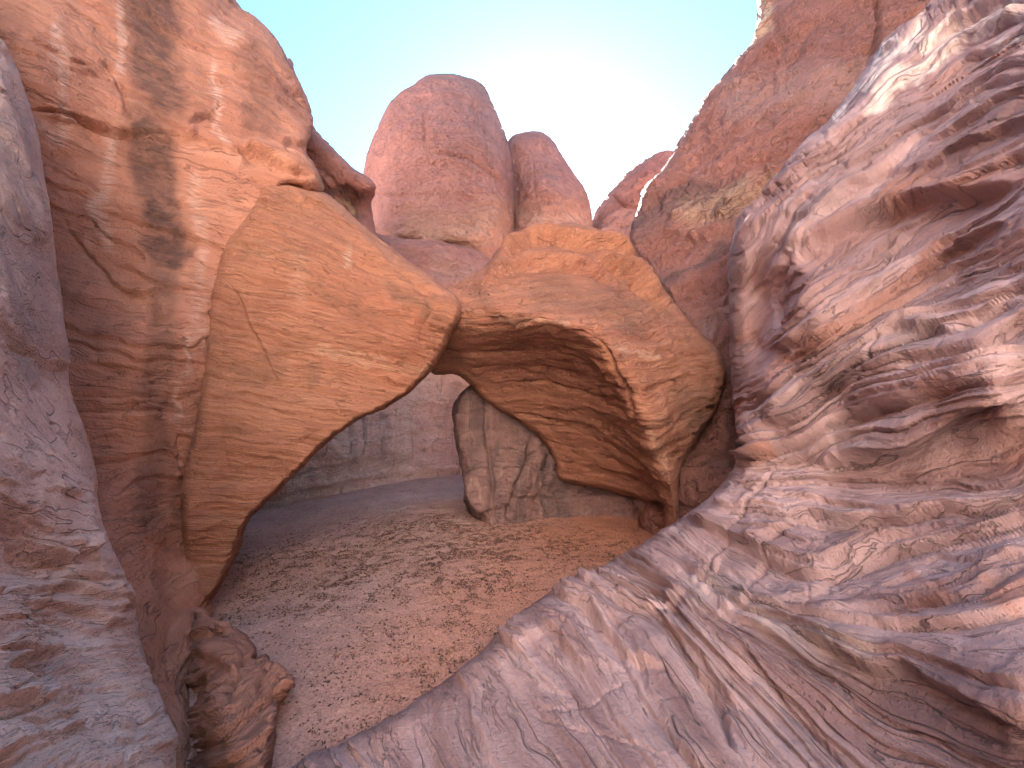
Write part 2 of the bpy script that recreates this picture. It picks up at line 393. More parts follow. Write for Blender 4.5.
F = np.stack([idx[:-1, :-1].ravel(), idx[:-1, 1:].ravel(), idx[1:, 1:].ravel(), idx[1:, :-1].ravel()], -1)
warm_bounce = sstep(-2.4, 1.5, x + .35 * (7 - y) + 1.2 * fbm(q3 * .5, 3)) * near  # reddish bounce light on the right-hand sand, put into its colour
def sand_mat():
    m = bpy.data.materials.new('sand'); m.use_nodes = True; t = m.node_tree; N = t.nodes; L = t.links
    bs = N['Principled BSDF']; bs.inputs['Roughness'].default_value = .95; bs.inputs['Specular IOR Level'].default_value = .15
    geo = N.new('ShaderNodeNewGeometry'); P = geo.outputs['Position']
    def noise(s, d, r=.6):
        k = N.new('ShaderNodeTexNoise'); k.inputs['Scale'].default_value = s; k.inputs['Detail'].default_value = d; k.inputs['Roughness'].default_value = r; L.new(P, k.inputs['Vector']); return k.outputs['Fac']
    at = N.new('ShaderNodeAttribute'); at.attribute_name = 'tint'
    r1 = N.new('ShaderNodeValToRGB'); L.new(noise(1.1, 6), r1.inputs[0]); r1.color_ramp.elements[0].position = .35; r1.color_ramp.elements[0].color = (.46, .315, .275, 1)
    r1.color_ramp.elements[1].position = .65; r1.color_ramp.elements[1].color = (.57, .40, .355, 1)
    mx = N.new('ShaderNodeMix'); mx.data_type = 'RGBA'; L.new(at.outputs['Fac'], mx.inputs[0]); L.new(r1.outputs[0], mx.inputs[6]); mx.inputs[7].default_value = (.53, .27, .185, 1)
    r2 = N.new('ShaderNodeValToRGB'); L.new(noise(38, 5, .75), r2.inputs[0]); r2.color_ramp.elements[0].position = .3; r2.color_ramp.elements[0].color = (.55, .52, .5, 1)
    r2.color_ramp.elements[1].position = .62; r2.color_ramp.elements[1].color = (1.12, 1.12, 1.12, 1)
    m2 = N.new('ShaderNodeMix'); m2.data_type = 'RGBA'; m2.blend_type = 'MULTIPLY'; m2.inputs[0].default_value = 1; L.new(mx.outputs[2], m2.inputs[6]); L.new(r2.outputs[0], m2.inputs[7])
    L.new(m2.outputs[2], bs.inputs['Base Color'])
    ad = N.new('ShaderNodeMath'); ad.operation = 'ADD'; L.new(noise(60, 5, .7), ad.inputs[0]); L.new(noise(14, 4, .6), ad.inputs[1])
    bp = N.new('ShaderNodeBump'); bp.inputs['Distance'].default_value = .012; L.new(ad.outputs[0], bp.inputs['Height']); L.new(bp.outputs[0], bs.inputs['Normal'])
    return m
M_sand = sand_mat()
tag(obj('ground', make_mesh('ground', np.stack([x, y, z], -1), F, None, {'tint': warm_bounce}), M_sand), kind='structure')

# ------------------------------------------------------------------ far things first
rock('rock_dome', M_dome, [(364,170),(372,140),(386,110),(400,92),(413,85),(424,76),(448,75),(470,78),(484,85),(491,100),(498,116),(507,138),(516,165),(519,190),(517,222),(520,262),(505,300),(440,310),(390,290),(372,240),(363,205)],
     [(440,80,23),(440,150,20.5),(440,235,21),(370,180,22.5),(515,180,22.5),(440,300,22.5),(400,120,21.8),(490,120,22)], roll=(34, 3.2), thick=4, step=1.6, bedn=(.02,.05,1.0), bedk=.9, edge=1.8,
     terr=[(.12,.35,4,.06),(.4,1.5,4,.04)], layers=[(2.2,.05,.5,.2)], rough=[(.25,.55,4),(1.2,.12,4)], bumps=[(462,232,45,22,0,.5)], tints=[([(420,228),(460,236),(495,225)],24,16,.35)],
     cracks=[([(428,92),(424,130),(430,170)],1.2,.15),([(430,150),(470,160),(505,185)],1.4,.25),([(372,190),(400,196),(440,192)],1.2,.14),([(470,90),(485,130),(490,180)],1.2,.16)], steps=[([(385,108),(420,96),(470,98),(500,112)],.35,9,6),([(366,228),(400,236),(440,243),(500,240)],.3,10,8),([(370,168),(420,160),(470,170),(512,190)],.12,9,9)], pales=[([(425,235),(450,238),(480,232)],10,8,.35)],
     lab=("tallest pink sandstone dome standing against the white sky behind the arch", "rock"), warp=2)
rock('rock_dome', M_dome, [(506,150),(511,137),(522,132),(538,132),(550,139),(560,152),(572,170),(584,188),(591,208),(594,240),(600,300),(540,320),(505,300),(508,240),(504,190)],
     [(545,140,24),(545,190,22.6),(550,235,23),(590,210,24.5),(515,200,23.5),(550,300,24)], roll=(30, 2.8), thick=3, step=1.6, bedn=(.02,.05,1.0), bedk=.9, edge=1.6, seed=3, steps=[([(512,150),(540,146),(566,158)],.3,8,6),([(512,185),(550,180),(585,196)],.14,8,8)], cracks=[([(536,140),(534,180),(538,220)],1.2,.16)],
     terr=[(.12,.35,4,.06),(.4,1.5,4,.04)], layers=[(2.2,.05,.5,.2)], rough=[(.25,.5,4),(1.2,.12,4)], tints=[([(530,215),(560,218),(580,215)],20,14,.25)],
     pales=[([(525,222),(560,225),(585,220)],9,6,.4)], lab=("smaller rounded pink dome tucked against the right side of the tallest dome", "rock"), warp=2)
rock('rock_outcrop', M_fin, [(586,240),(593,216),(600,205),(612,190),(624,176),(638,165),(650,157),(660,151),(674,151),(700,160),(720,300),(640,330),(585,300)],
     [(600,215,27),(660,160,27),(640,230,25),(620,300,25)], roll=(22, 2), thick=3, step=1.6, bedn=(-.35,0,1.0), bedk=1, edge=3, seed=7, layers=[(1.2,.25,.35,.5),(3.5,.1,.7,.3)], rough=[(.4,.5,4),(2,.15,3)],
     cracks=[([(607,190),(625,205),(650,205)],1.6,.4)], tints=[([(600,235),(640,225)],14,8,.5)],
     lab=("small distant red outcrop rising in the gap right of the domes", "rock"))
rock('rock_ledge', M_fin, [(340,225),(385,236),(410,239),(430,240),(450,244),(475,250),(490,262),(510,290),(510,340),(420,360),(350,340),(330,280)],
     [(400,245,18),(450,250,18.2),(440,290,16.5),(490,270,18),(350,260,18)], roll=(14, 1.2), thick=3, step=1.6, bedn=(.05,.0,1.0), bedk=1.2, seed=9, edge=2.5, layers=[(.8,.3,.35,.5),(3,.08,.7,.3)], rough=[(.5,.3,4),(2.5,.06,3)],
     steps=[([(400,262),(440,264),(470,272)],.25,8,5)], tints=[([(440,268),(470,275)],9,6,.5)], lab=("low reddish ledge at the foot of the tallest dome, above the arch", "rock"))
rock('rock_fin', M_fin, [(285,60),(300,108),(311,122),(318,132),(328,145),(340,156),(352,168),(364,175),(373,181),(376,190),(372,205),(374,226),(380,240),(405,262),(400,320),(300,300),(240,200)],
     [(315,140,12.5),(345,170,12.2),(370,185,12.6),(355,200,13.6),(340,230,12.5),(385,245,13.5),(280,200,12)], roll=(16, 1.2), thick=3, step=1.6, bedn=(.5,.0,1.0), bedk=1.2, seed=12, edge=2.2,
     layers=[(1.5,.12,.5,.4),(5,.04,1,.3)], rough=[(.6,.25,4),(3,.05,3)], steps=[([(326,188),(345,182),(360,188),(373,190)],.3,8,16)],
     stains=[([(330,196),(345,205),(357,222)],6,5,.9),([(335,192),(350,192),(366,200)],4,4,.8)], pales=[([(340,200),(350,214)],3,2,.6)],
     lab=("small red fin with a dark streaked hollow, between left cliff and tallest dome", "rock"))
rock('rock_fin', M_fin, [(630,240,7,.6),(637,213,7,.6),(645,188,7,.8),(660,172,7,1.),(672,155),(683,134),(698,108),(716,84),(735,62),(750,44),(756,30),(757,0),(764,-60),(800,-300),(1100,-500),(1300,-200),(1200,300),(900,620),(650,640),(660,400),(672,318),(648,270)],
     [(640,215,15),(670,260,12.5),(690,160,15),(720,100,15.5),(760,30,16),(760,200,11.5),(800,100,12.5),(850,20,13),(700,320,9.9),(720,380,8.7),(715,450,7.9),(700,500,7.4),(690,560,7.0),(900,-100,15),(1000,100,12),(1000,-400,18),(650,600,8.0),(900,500,8)],
     roll=(9, 1.0), thick=4, step=1.5, plate=[(.5,.5,.22,.05,-.1),(1.6,1.5,.06,.02,.0)], bedn=(-.32,.1,1.0), bedk=1.1, seed=15, edge=2.5, bedwarp=.6, layermask=(-.35,.15,.35),
     slabs=[(.7,.10,.25,.8,.1)], terr=[(.15,.4,6,.08),(.45,1.3,4,.03)], layers=[(.8,.12,.4,.4),(2.6,.05,.8,.4)], rough=[(.4,.3,4),(2,.07,4),(7,.02,3)],
     cracks=[([(881,-20),(882,20),(876,45),(866,75)],2.2,.5),([(700,345),(716,330),(722,300)],1.6,.1)],
     steps=[([(674,171),(684,162),(700,155)],.35,5,8),([(700,214),(712,217),(724,214)],.2,4,5),([(700,90),(740,60),(800,45),(850,50)],.25,10,8),([(640,212),(660,192),(690,175)],.3,10,10)],
     stains=[([(640,225),(665,205),(700,195),(735,190)],14,10,.75),([(660,275),(700,262),(735,235)],8,7,.8),([(722,205),(740,200)],14,8,.6),([(760,-5),(790,60)],5,4,.2)],
     tints=[([(650,270),(690,235)],9,6,.0),([(705,320),(735,300)],12,8,.6),([(740,100),(800,90),(860,85)],24,12,.5)],
     pales=[([(690,212),(740,200),(770,185)],13,8,.45),([(763,-6),(768,18),(762,38)],6,4,.9)],
     lab=("tall red fin with orange lichen patches, rising out of frame behind the right wall", "rock"))
rock('canyon_cliff', M_far, [(110,340),(250,300),(400,303),(455,312),(520,322),(600,420),(600,480),(480,520),(350,555),(180,600),(100,560)],
     [(180,505,9.4),(270,509,gdist(270,507)),(350,495,gdist(350,492)),(460,477,gdist(460,474)),(270,400,9.9),(350,400,12.0),(430,390,15.3),(470,300,17),(300,280,11.5),(560,450,17),(600,350,18),(520,470,17.5)],
     roll=(20,1.5), thick=3, step=1.7, bedn=(.0,.0,1.0), bedk=1.5, seed=18, edge=2, layers=[(1.2,.08,.3,.3),(5,.02,.8,.2)], rough=[(.5,.35,4),(2,.06,4)],
     steps=[([(200,500),(270,478),(350,462),(460,446)],.12,6,9),([(250,502),(350,482),(460,466)],.14,4,6)],
     tints=[], pales=[([(410,390),(408,430),(406,470)],2.5,2,.8),([(330,428),(350,440),(385,436)],1.6,1.2,.6),([(425,380),(445,400),(430,440)],2,1.5,.6)],
     stains=[([(350,420),(352,460)],4,4,.35),([(385,420),(384,460)],4,4,.35),([(310,440),(310,475)],5,4,.3),([(455,385),(440,425)],5,4,.4)],
     lab=("streaked purple-brown rock face seen through the arch opening beyond the sand", "cliff"))
# wall of the alcove and the leaning pillar in front of it
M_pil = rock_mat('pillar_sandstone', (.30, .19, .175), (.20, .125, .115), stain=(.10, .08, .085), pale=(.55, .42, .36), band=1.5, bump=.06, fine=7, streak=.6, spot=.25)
pil = rock('rock_pillar', M_pil, [(474,382),(462,393),(455,405),(453,420),(455,440),(459,460),(463,480),(465,500),(471,514),(482,524),(500,545),(560,570),(680,585),(700,520),(700,420),(640,380),(520,360),(480,372)],
     [(470,420,9.6),(500,415,9.9),(475,510,8.6),(520,525,gdist(520,523)),(530,430,9.9),(500,470,9.0),(520,475,8.9),(545,455,9.7),(550,500,9.4),(540,530,gdist(545,521)),(575,470,9.9),(590,495,9.7),(620,500,9.4),(600,522,gdist(600,516)),(640,526,gdist(640,523)),(665,525,7.8),(665,490,8.3),(640,440,10),(700,520,8.0),(600,400,10.0),(540,380,10)],
     roll=(10, .8), thick=2, step=1.5, bedn=(.0,.2,1.0), bedk=2, seed=21, edge=2, layers=[(1.0,.07,.6,.3),(5,.02,1,.3)], slabs=[(.8,.09,.5,.7,.1)], rough=[(.8,.28,4),(3,.07,4),(9,.012,3)],
     cracks=[([(534,430),(528,460),(515,490),(508,525)],2.2,.22),([(482,385),(486,430),(492,480),(490,520)],2,.14),([(548,450),(545,480),(550,515)],2.4,.16)],
     stains=[([(505,418),(545,432),(552,450)],10,6,.55),([(560,470),(560,520)],8,5,.7),([(480,400),(476,470)],7,6,.6),([(525,450),(520,520)],6,5,.6),([(545,440),(550,520)],6,5,.7),([(495,450),(498,525)],4,4,.5)],
     tints=[([(590,520),(640,520)],22,12,.0)], lab=("leaning grey-red rock pillar under the arch, beside the dark alcove", "rock"))
# ------------------------------------------------------------------ the arch
AR = bpy.data.objects.new('rock_arch', None); COL.objects.link(AR); AR.location = (0, 7, 0)
tag(AR, "orange natural sandstone arch spanning the sandy floor between both walls", "arch")
AR_IN = []
def arch_part(name, *a, **k):
    o = rock(name, *a, **k); o.parent = AR; o.matrix_parent_inverse.identity(); o.location = (0, -7, 0); return o
arch_part('right_limb', M_archr, [(436,318,12,.5),(440,296,14,.6),(455,283),(480,270),(500,250),(515,236),(540,226),(570,224),(598,231),(622,246),(642,264),(658,286),(682,312),(704,336),(720,352),(727,372),(722,395),(712,420),(696,444,22,.8),(684,464,24,1),(679,490,14,.6),(680,520,12,.4),(688,560,10,.3),(667,575,6,.2),(664,530,6,.35),(663,505,6,.35),(640,500,6,.35),(600,488,6,.35),(560,480,5,.35),(554,462,6,.4),(547,447,6,.4),(532,431,6,.4),(512,418,6,.4),(493,407,6,.4),(479,396,6,.4),(469,384,6,.4),(454,374,6,.4),(430,371,8,.5)],
     [(440,300,7.4),(470,295,7.2),(520,280,7.5),(540,235,9.2),(580,228,9.6),(620,250,9.4),(660,290,9.2),(560,300,6.9),(500,318,6.7),(470,325,6.9),(530,322,6.45),(562,328,6.3),(588,340,6.15),(610,360,6.05),(626,385,5.95),(640,415,5.95),(652,445,6.1),(662,480,6.3),(666,520,6.4),(672,560,6.4),
      (460,340,7.5),(500,337,7.35),(540,338,7.1),(565,345,7.0),(585,358,6.85),(602,378,6.6),(616,402,6.6),(630,435,6.8),(642,465,7.0),(650,490,7.3),
      (445,368,8.6),(480,392,9.1),(500,380,8.8),(520,415,9.3),(550,445,9.4),(560,400,8.4),(590,430,8.1),(600,481,8.7),(570,476,9.0),(640,492,8.0),(620,470,7.9),
      (650,350,6.4),(680,400,6.7),(700,380,7.3),(718,360,7.7),(690,340,7.6),(650,310,7.6),(600,280,7.9),(670,450,6.6),(620,320,6.7)],
     roll=(24, .9), thick=1.6, step=1.5, bedn=(-.05,-.25,1.0), bedk=3, bedwarp=.5, seed=24, edge=1.8, SK=1.0,
     terr=[(.3,.9,5,.03),(.7,2.6,4,.012)], layers=[(3.5,.015,1.2,.5),(9,.007,2,.3)], layermask=(-.4,.1,.8), rough=[(.7,.12,4),(3,.03,4),(10,.008,3)],
     steps=[([(498,264),(515,248),(540,240),(570,240),(610,250),(640,266)],.42,10,7),([(484,279),(505,268),(530,261),(560,262),(600,270),(622,282)],.30,10,7),([(590,250),(612,264),(636,274),(650,290),(668,302),(695,330)],.42,10,7),([(505,236),(535,228)],.1,8,5)],
     cracks=[([(610,262),(622,272)],2.6,.22),([(636,278),(645,292)],2.8,.3),([(652,300),(668,309)],2.2,.2),([(595,325),(604,345),(615,370),(628,395),(636,420)],1.8,.12),([(443,305),(447,322),(460,334)],1.6,.08),([(480,300),(484,310),(496,314),(503,322)],1.6,.04)],
     tints=[([(505,238),(530,234),(560,236),(600,240),(630,256)],8,5,.4),([(612,262),(630,285),(660,300)],8,6,.25),([(600,345),(612,372)],6,5,.5)],
     stains=[([(540,290),(590,295),(640,320)],12,9,.45),([(690,400),(700,420)],12,8,.5),([(470,290),(485,300)],6,5,.4)], pales=[([(500,318),(530,318),(560,324)],4,3,.5),([(620,345),(640,352),(660,356)],2.5,2,.5),([(655,420),(660,470)],5,4,.3)])
arch_part('left_limb', M_arch, [(262,184,10,.5),(285,182,14,.9),(310,188,14,.9),(325,194),(340,205),(355,218),(372,232),(400,254),(425,272),(446,288),(458,297),(463,306,10,.6),(460,320,8,.5),(450,340,8,.5),(440,358,8,.5),(434,368,8,.5),(424,380,5,.6),(405,396,5,.6),(385,408,5,.6),(362,418,5,.6),(338,434,5,.6),(318,452,5,.6),(300,470,5,.6),(280,490,5,.6),(258,510,5,.6),(245,528,5,.6),(240,548,5,.6),(228,572,5,.6),(214,596,5,.6),(204,612,7,.5),(196,650,8,.6),(190,720,8,.6),(176,720,8,.2),(178,640,9,.2),(181,560,9,.2),(181,500,9,.15),(186,460,9,.15),(200,405,9,.15),(206,350,9,.15),(208,305,9,.2),(216,268,10,.3),(228,238,8,.5),(250,208,10,.5)],
     [(280,200,6.4),(310,200,6.8),(340,215,7.1),(400,265,7.1),(455,305,6.8),(300,260,6.0),(250,240,5.9),(220,300,5.6),(215,380,5.3),(200,450,4.95),(190,520,4.7),(190,600,4.5),(185,680,3.4),(190,715,3.1),(300,340,5.7),(360,320,6.1),(420,330,6.5),(400,385,6.4),(350,400,5.9),(300,440,5.4),(260,480,5.15),(230,540,4.85),(212,590,4.6),(440,345,6.8),(250,400,5.3)],
     roll=(12, .8), thick=1.3, step=1.5, bedn=(.17,.1,1.0), bedk=3, bedwarp=.35, seed=27, edge=2.2,
     plate=[(.6,.5,.035,.012,.05)], terr=[(.3,.9,4,.026),(.7,3.0,4,.012)], layers=[(4.5,.014,1.6,.6),(11,.006,2.5,.4)], layermask=(-.5,.0,.9), rough=[(.7,.09,4),(3,.02,4),(10,.005,3)],
     cracks=[([(225,280),(238,300),(245,320),(257,340),(268,365),(276,382)],1.2,.07),([(440,302),(430,315),(422,330),(420,345)],1.4,.03),([(265,400),(285,388),(310,378),(325,382)],1.6,.04)],
     steps=[([(262,402),(285,386),(310,378),(328,382),(330,388)],-.06,10,10),([(355,215),(390,262),(420,290),(432,318)],-.10,12,14),([(205,482),(218,472),(226,462)],.06,6,8),([(180,496),(240,470),(300,440),(330,420)],.05,16,14),([(430,318),(448,300),(458,300)],.05,6,8)],
     stains=[([(262,352),(300,345)],6,7,.45),([(232,372),(280,372)],6,7,.4),([(395,290),(425,310),(430,316)],7,6,.6),([(225,430),(250,434)],5,5,.35),([(330,300),(400,318)],5,5,.3),([(240,470),(215,490)],5,5,.3),([(310,382),(316,370)],7,5,.5)],
     pales=[([(345,245),(347,262)],2.5,2,.6),([(320,345),(380,362),(430,372)],5,5,.45),([(300,260),(298,300)],8,7,.2)],
     tints=[([(350,270),(400,320),(400,360)],26,20,.5),([(330,360),(400,370)],12,10,.4)])
# ------------------------------------------------------------------ left cliff
rock('rock_cliff', M_left, [(236,0),(256,18),(272,34),(286,56),(297,76),(306,96),(312,112),(313,124,12,1.),(309,140,10,.9),(306,150,10,.9),(312,162,12,.8),(322,182,12,.7),(323,192,8,.5),(312,198,8,.6),(285,190,8,.6),(270,230,8,.5),(262,320),(250,420),(230,560),(215,760),(260,1000),(-200,1300),(-1500,1200),(-1700,600),(-1700,-300),(-1300,-900),(-300,-1000),(120,-700),(190,-300),(222,-60)],
     [(220,20,8.5),(290,80,8.6),(300,120,8.4),(315,185,7.2),(290,165,6.9),(260,180,6.5),(240,100,7.2),(180,100,6.5),(180,200,5.9),(100,100,5.8),(40,60,5.2),(80,250,5.2),(190,300,5.5),(160,300,5.2),(198,400,5.35),(150,400,4.75),(180,450,5.1),(178,520,4.85),(140,500,4.4),(176,600,4.2),(178,650,3.6),(150,600,3.8),(180,700,3.15),(165,690,3.1),(180,765,2.55),(110,450,4.5),(0,300,4.4),(-200,100,4.0),(-200,600,3.0),(-800,300,3.4),(-1400,300,4.5),(200,800,2.3),(100,800,2.2),(-800,1100,3),(-800,-500,5),(180,-200,10),(0,-400,9),(-1400,-600,7)],
     roll=(40, 2.2), thick=3.5, step=1.5, plate=[(.55,.35,.10,.02,.1)], bedn=(.08,.05,1.0), bedk=2, bedwarp=.5, seed=30, edge=1.8, SK=.9,
     terr=[(.2,.4,4,.03),(.6,1.6,4,.006)], layers=[(4.0,.006,1.3,.6)], layermask=(-.35,.2,.7), rough=[(.5,.22,4),(2,.035,4),(8,.008,3)], dents=(1.1,.05,.28),
     cracks=[([(28,110),(60,112),(90,124),(125,133),(160,132),(190,137)],1.8,.14),([(100,60),(118,78),(126,100),(130,130)],1.5,.06),([(190,130),(196,118),(215,108),(222,96)],2,.08),([(235,148),(262,158),(285,170),(310,180)],2.2,.22),([(125,120),(124,100),(116,78)],1.4,.04),
             ([(194,140),(215,147),(238,155)],1.3,.05),([(60,210),(80,245),(98,265),(112,282),(140,290),(180,288)],2,.06),([(125,412),(138,405),(152,404)],1.4,.05),([(50,50),(72,62),(90,66)],1.3,.05),([(182,435),(180,455),(183,480)],1.8,.05)],
     steps=[([(242,152),(262,160),(285,172),(322,194)],.26,16,10),([(28,112),(90,124),(125,133),(190,137),(196,118),(215,108)],.10,16,14),([(255,62),(275,80),(300,98)],.1,10,12),([(280,148),(292,143),(306,146)],.15,6,7),([(115,420),(140,405),(152,404),(168,406)],-.07,10,10),([(100,265),(112,283),(150,290),(182,288)],.05,10,8)],
     stains=[([(150,-10),(152,40),(158,80),(165,100)],26,12,.9),([(145,60),(175,95)],16,9,.7),([(135,115),(165,120)],14,9,.6),([(148,140),(155,180),(160,215),(168,250)],20,9,.95),([(160,255),(165,300),(160,350),(158,420),(155,470),(150,520)],15,8,.6),([(250,60),(258,85),(262,125)],15,9,.5),([(120,140),(150,150)],12,8,.4),([(96,310),(98,350)],5,4,.35),([(75,300),(120,330)],7,6,.25),([(200,60),(205,110)],10,9,.25)],
     pales=[([(58,20),(62,90),(66,140)],6,5,.5),([(110,130),(100,200),(106,240)],6,6,.45),([(215,20),(235,40)],6,5,.5),([(216,55),(214,110),(226,140)],4,3,.55),([(122,0),(120,70)],4,3,.45),([(190,170),(200,240),(196,330)],5,5,.35),([(35,120),(60,140)],7,6,.35),([(182,420),(186,380),(190,330)],3,2,.5)],
     tints=[([(0,130),(40,170),(60,210),(100,280),(180,292)],14,10,.35)],
     lab=("towering left cliff with dark vertical varnish streaks beside the arch's left foot", "cliff"))
# gnarled rock at the foot of the arch
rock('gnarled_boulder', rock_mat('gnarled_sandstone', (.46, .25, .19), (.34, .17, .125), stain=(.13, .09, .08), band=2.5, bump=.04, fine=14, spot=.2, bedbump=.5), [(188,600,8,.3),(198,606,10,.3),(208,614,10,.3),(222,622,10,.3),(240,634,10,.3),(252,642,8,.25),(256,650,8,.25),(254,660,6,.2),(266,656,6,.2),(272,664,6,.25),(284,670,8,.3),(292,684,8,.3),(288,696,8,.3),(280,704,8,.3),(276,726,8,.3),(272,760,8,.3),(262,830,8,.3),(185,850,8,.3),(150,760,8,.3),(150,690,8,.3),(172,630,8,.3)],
     [(200,620,4.2),(240,645,3.6),(285,685,3.1),(215,660,3.45),(185,700,3.4),(230,700,2.95),(260,720,2.75),(225,745,2.55),(190,740,2.9),(250,800,2.25),(268,665,3.3)],
     roll=(10,.35), thick=.8, step=1.3, SK=.6, plate=[(4,1.2,.02,.01,-.6)], bed=[(0,[(185,640),(220,634),(256,645)]),(1,[(188,690),(225,672),(262,655)]),(2,[(190,722),(232,698),(272,668)]),(3,[(188,745),(235,722),(288,685)]),(4.2,[(200,765),(245,745),(285,710)])], bedk=2.2, bedwarp=.35, seed=33, edge=2.5,
     slabs=[(.7,.05,.5,1.0,.0),(2.0,.014,.9,1.0,.0)], terr=[(2,2.4,5,.004)], layers=[(1,.02,1.5,.9)], rough=[(2,.08,4),(8,.015,3)], cracks=[([(186,742),(200,735),(225,712),(236,690)],3,.12),([(245,655),(238,680),(222,700)],2.4,.08),([(256,700),(262,685),(270,672)],2,.06)],
     steps=[([(192,650),(215,662),(232,676),(244,690)],.10,8,7),([(225,735),(250,700),(270,680)],.07,6,7)],
     lab=("small gnarled layered boulder on the sand at the arch's left foot", "boulder"))
# ------------------------------------------------------------------ left foreground
rock('slickrock_shoulder', M_lfore, [(-14,20),(6,46),(20,75),(30,106),(39,140),(45,180),(52,220),(57,270),(63,315),(67,350),(69,385),(82,425),(95,468),(98,500),(105,530),(119,562),(134,600),(140,640),(152,678),(170,716),(179,740),(177,766),(190,860),(150,1200),(-300,1500),(-1300,1200),(-1300,300),(-700,-100),(-200,-150),(-60,-60)],
     [(0,60,3.5),(30,140,3.5),(55,300,3.4),(0,200,2.8),(30,300,2.8),(0,400,2.15),(50,420,2.85),(90,480,3.0),(0,500,1.85),(60,510,2.4),(110,560,2.75),(0,540,2.0),(130,620,2.6),(60,620,2.1),(0,600,1.65),(150,690,2.25),(60,700,1.55),(0,700,1.2),(170,750,1.9),(60,768,1.2),(0,768,.95),(-300,400,1.5),(-900,400,1.6),(-300,900,.8),(150,1000,1.7),(-900,1100,1.3),(-600,0,2.5)],
     roll=(22, .8), thick=1.2, step=1.4, plate=[(2.2,1.0,.035,.010,.0),(7,2.5,.010,.004,.1)], bed=[(-3,[(0,150),(50,220)]),(-1,[(0,350),(60,400)]),(0,[(0,470),(90,490)]),(1,[(0,540),(60,550),(110,548)]),(2,[(0,592),(60,598),(130,596)]),(3,[(0,616),(60,612),(130,604)]),(4,[(0,650),(60,645),(140,640)]),(5,[(0,690),(50,690),(80,672),(120,665)]),(6,[(0,716),(40,708),(110,695)]),(7,[(0,765),(40,740),(90,730),(150,720)]),(8,[(60,790),(110,760),(165,740)])], bedk=1.6, bedwarp=.3, seed=36, edge=1.6,
     SK=.9, slabs=[(.45,.028,.45,.8,.2)], terr=[(.5,.5,4,.008)], layers=[(3.2,.003,2.4,.4)], layermask=(-.2,.25,1.4), rough=[(1.0,.07,4),(4,.014,4),(14,.003,3)],
     cracks=[([(0,715),(25,708),(50,698),(80,680),(95,672)],1.4,.03),([(0,696),(20,688),(50,668)],1.3,.02),([(120,768),(128,745),(132,735)],1.3,.02),([(0,760),(30,750),(45,742)],1.4,.02),([(55,420),(68,440),(78,462)],2,.06),([(100,700),(118,712),(130,728)],1.4,.02),([(70,662),(90,672),(112,673)],1.6,.03)],
     steps=[([(0,546),(30,556),(52,560),(66,566)],.10,18,14),([(0,592),(40,590),(70,584),(90,590),(120,598),(134,606)],.05,10,7),([(0,602),(60,604),(100,612),(134,622)],.05,5,6),([(15,612),(50,610),(75,622),(95,628),(130,618)],.045,5,8),([(65,560),(90,550),(100,536)],.05,14,12),([(66,658),(88,660),(110,672)],.03,6,8)],
     dents=None, stains=[([(8,120),(20,200),(35,300),(40,360)],26,16,.55),([(0,330),(20,370)],18,12,.3),([(0,668),(40,650),(80,660)],10,8,.3)],
     tints=[([(0,720),(60,720),(140,720)],44,20,.75),([(0,630),(100,640)],12,9,.5),([(0,580),(70,576)],9,6,.3)], pales=[([(30,592),(60,590),(90,592)],3,2,.4)],
     lab=("smooth dusky rock shoulder in the left foreground with a ledged lower half", "rock"))
# ------------------------------------------------------------------ right foreground wall
BR = [(-3,[(870,40),(930,-20),(1010,-80)]),(-1,[(838,112),(878,62),(930,15),(980,-15)]),(0,[(835,140),(870,103),(979,35),(1060,0)]),(1,[(770,200),(821,165),(900,100),(1024,30)]),(2,[(750,270),(800,215),(879,160),(1024,75)]),
      (3,[(785,300),(815,255),(879,220),(958,160),(1024,120)]),(4.2,[(765,370),(830,320),(900,275),(1024,200)]),(5.2,[(748,410),(800,365),(885,315),(952,285),(1024,255)]),(6.2,[(745,430),(800,410),(880,360),(952,335),(1024,302)]),
      (7.2,[(740,450),(790,440),(826,423),(870,399),(976,376),(1024,364)]),(8.2,[(735,470),(812,466),(900,444),(976,409),(1050,402)]),(9.2,[(720,495),(774,500),(856,508),(914,515),(1024,505)]),(10,[(700,520),(755,550),(812,570),(856,562),(900,545),(1024,518)]),
      (11,[(700,560),(753,600),(841,605),(958,600),(1024,570)]),(12,[(690,575),(740,612),(783,628),(870,668),(935,687),(1024,730)]),(13,[(690,612),(724,648),(783,690),(821,730),(870,775)]),(14,[(661,613),(699,660),(743,710),(800,775)]),
      (15,[(576,602),(626,666),(680,740),(700,775)]),(16.2,[(520,655),(560,720),(600,775)]),(17.2,[(450,690),(480,775)]),(18,[(380,730),(400,775)])]
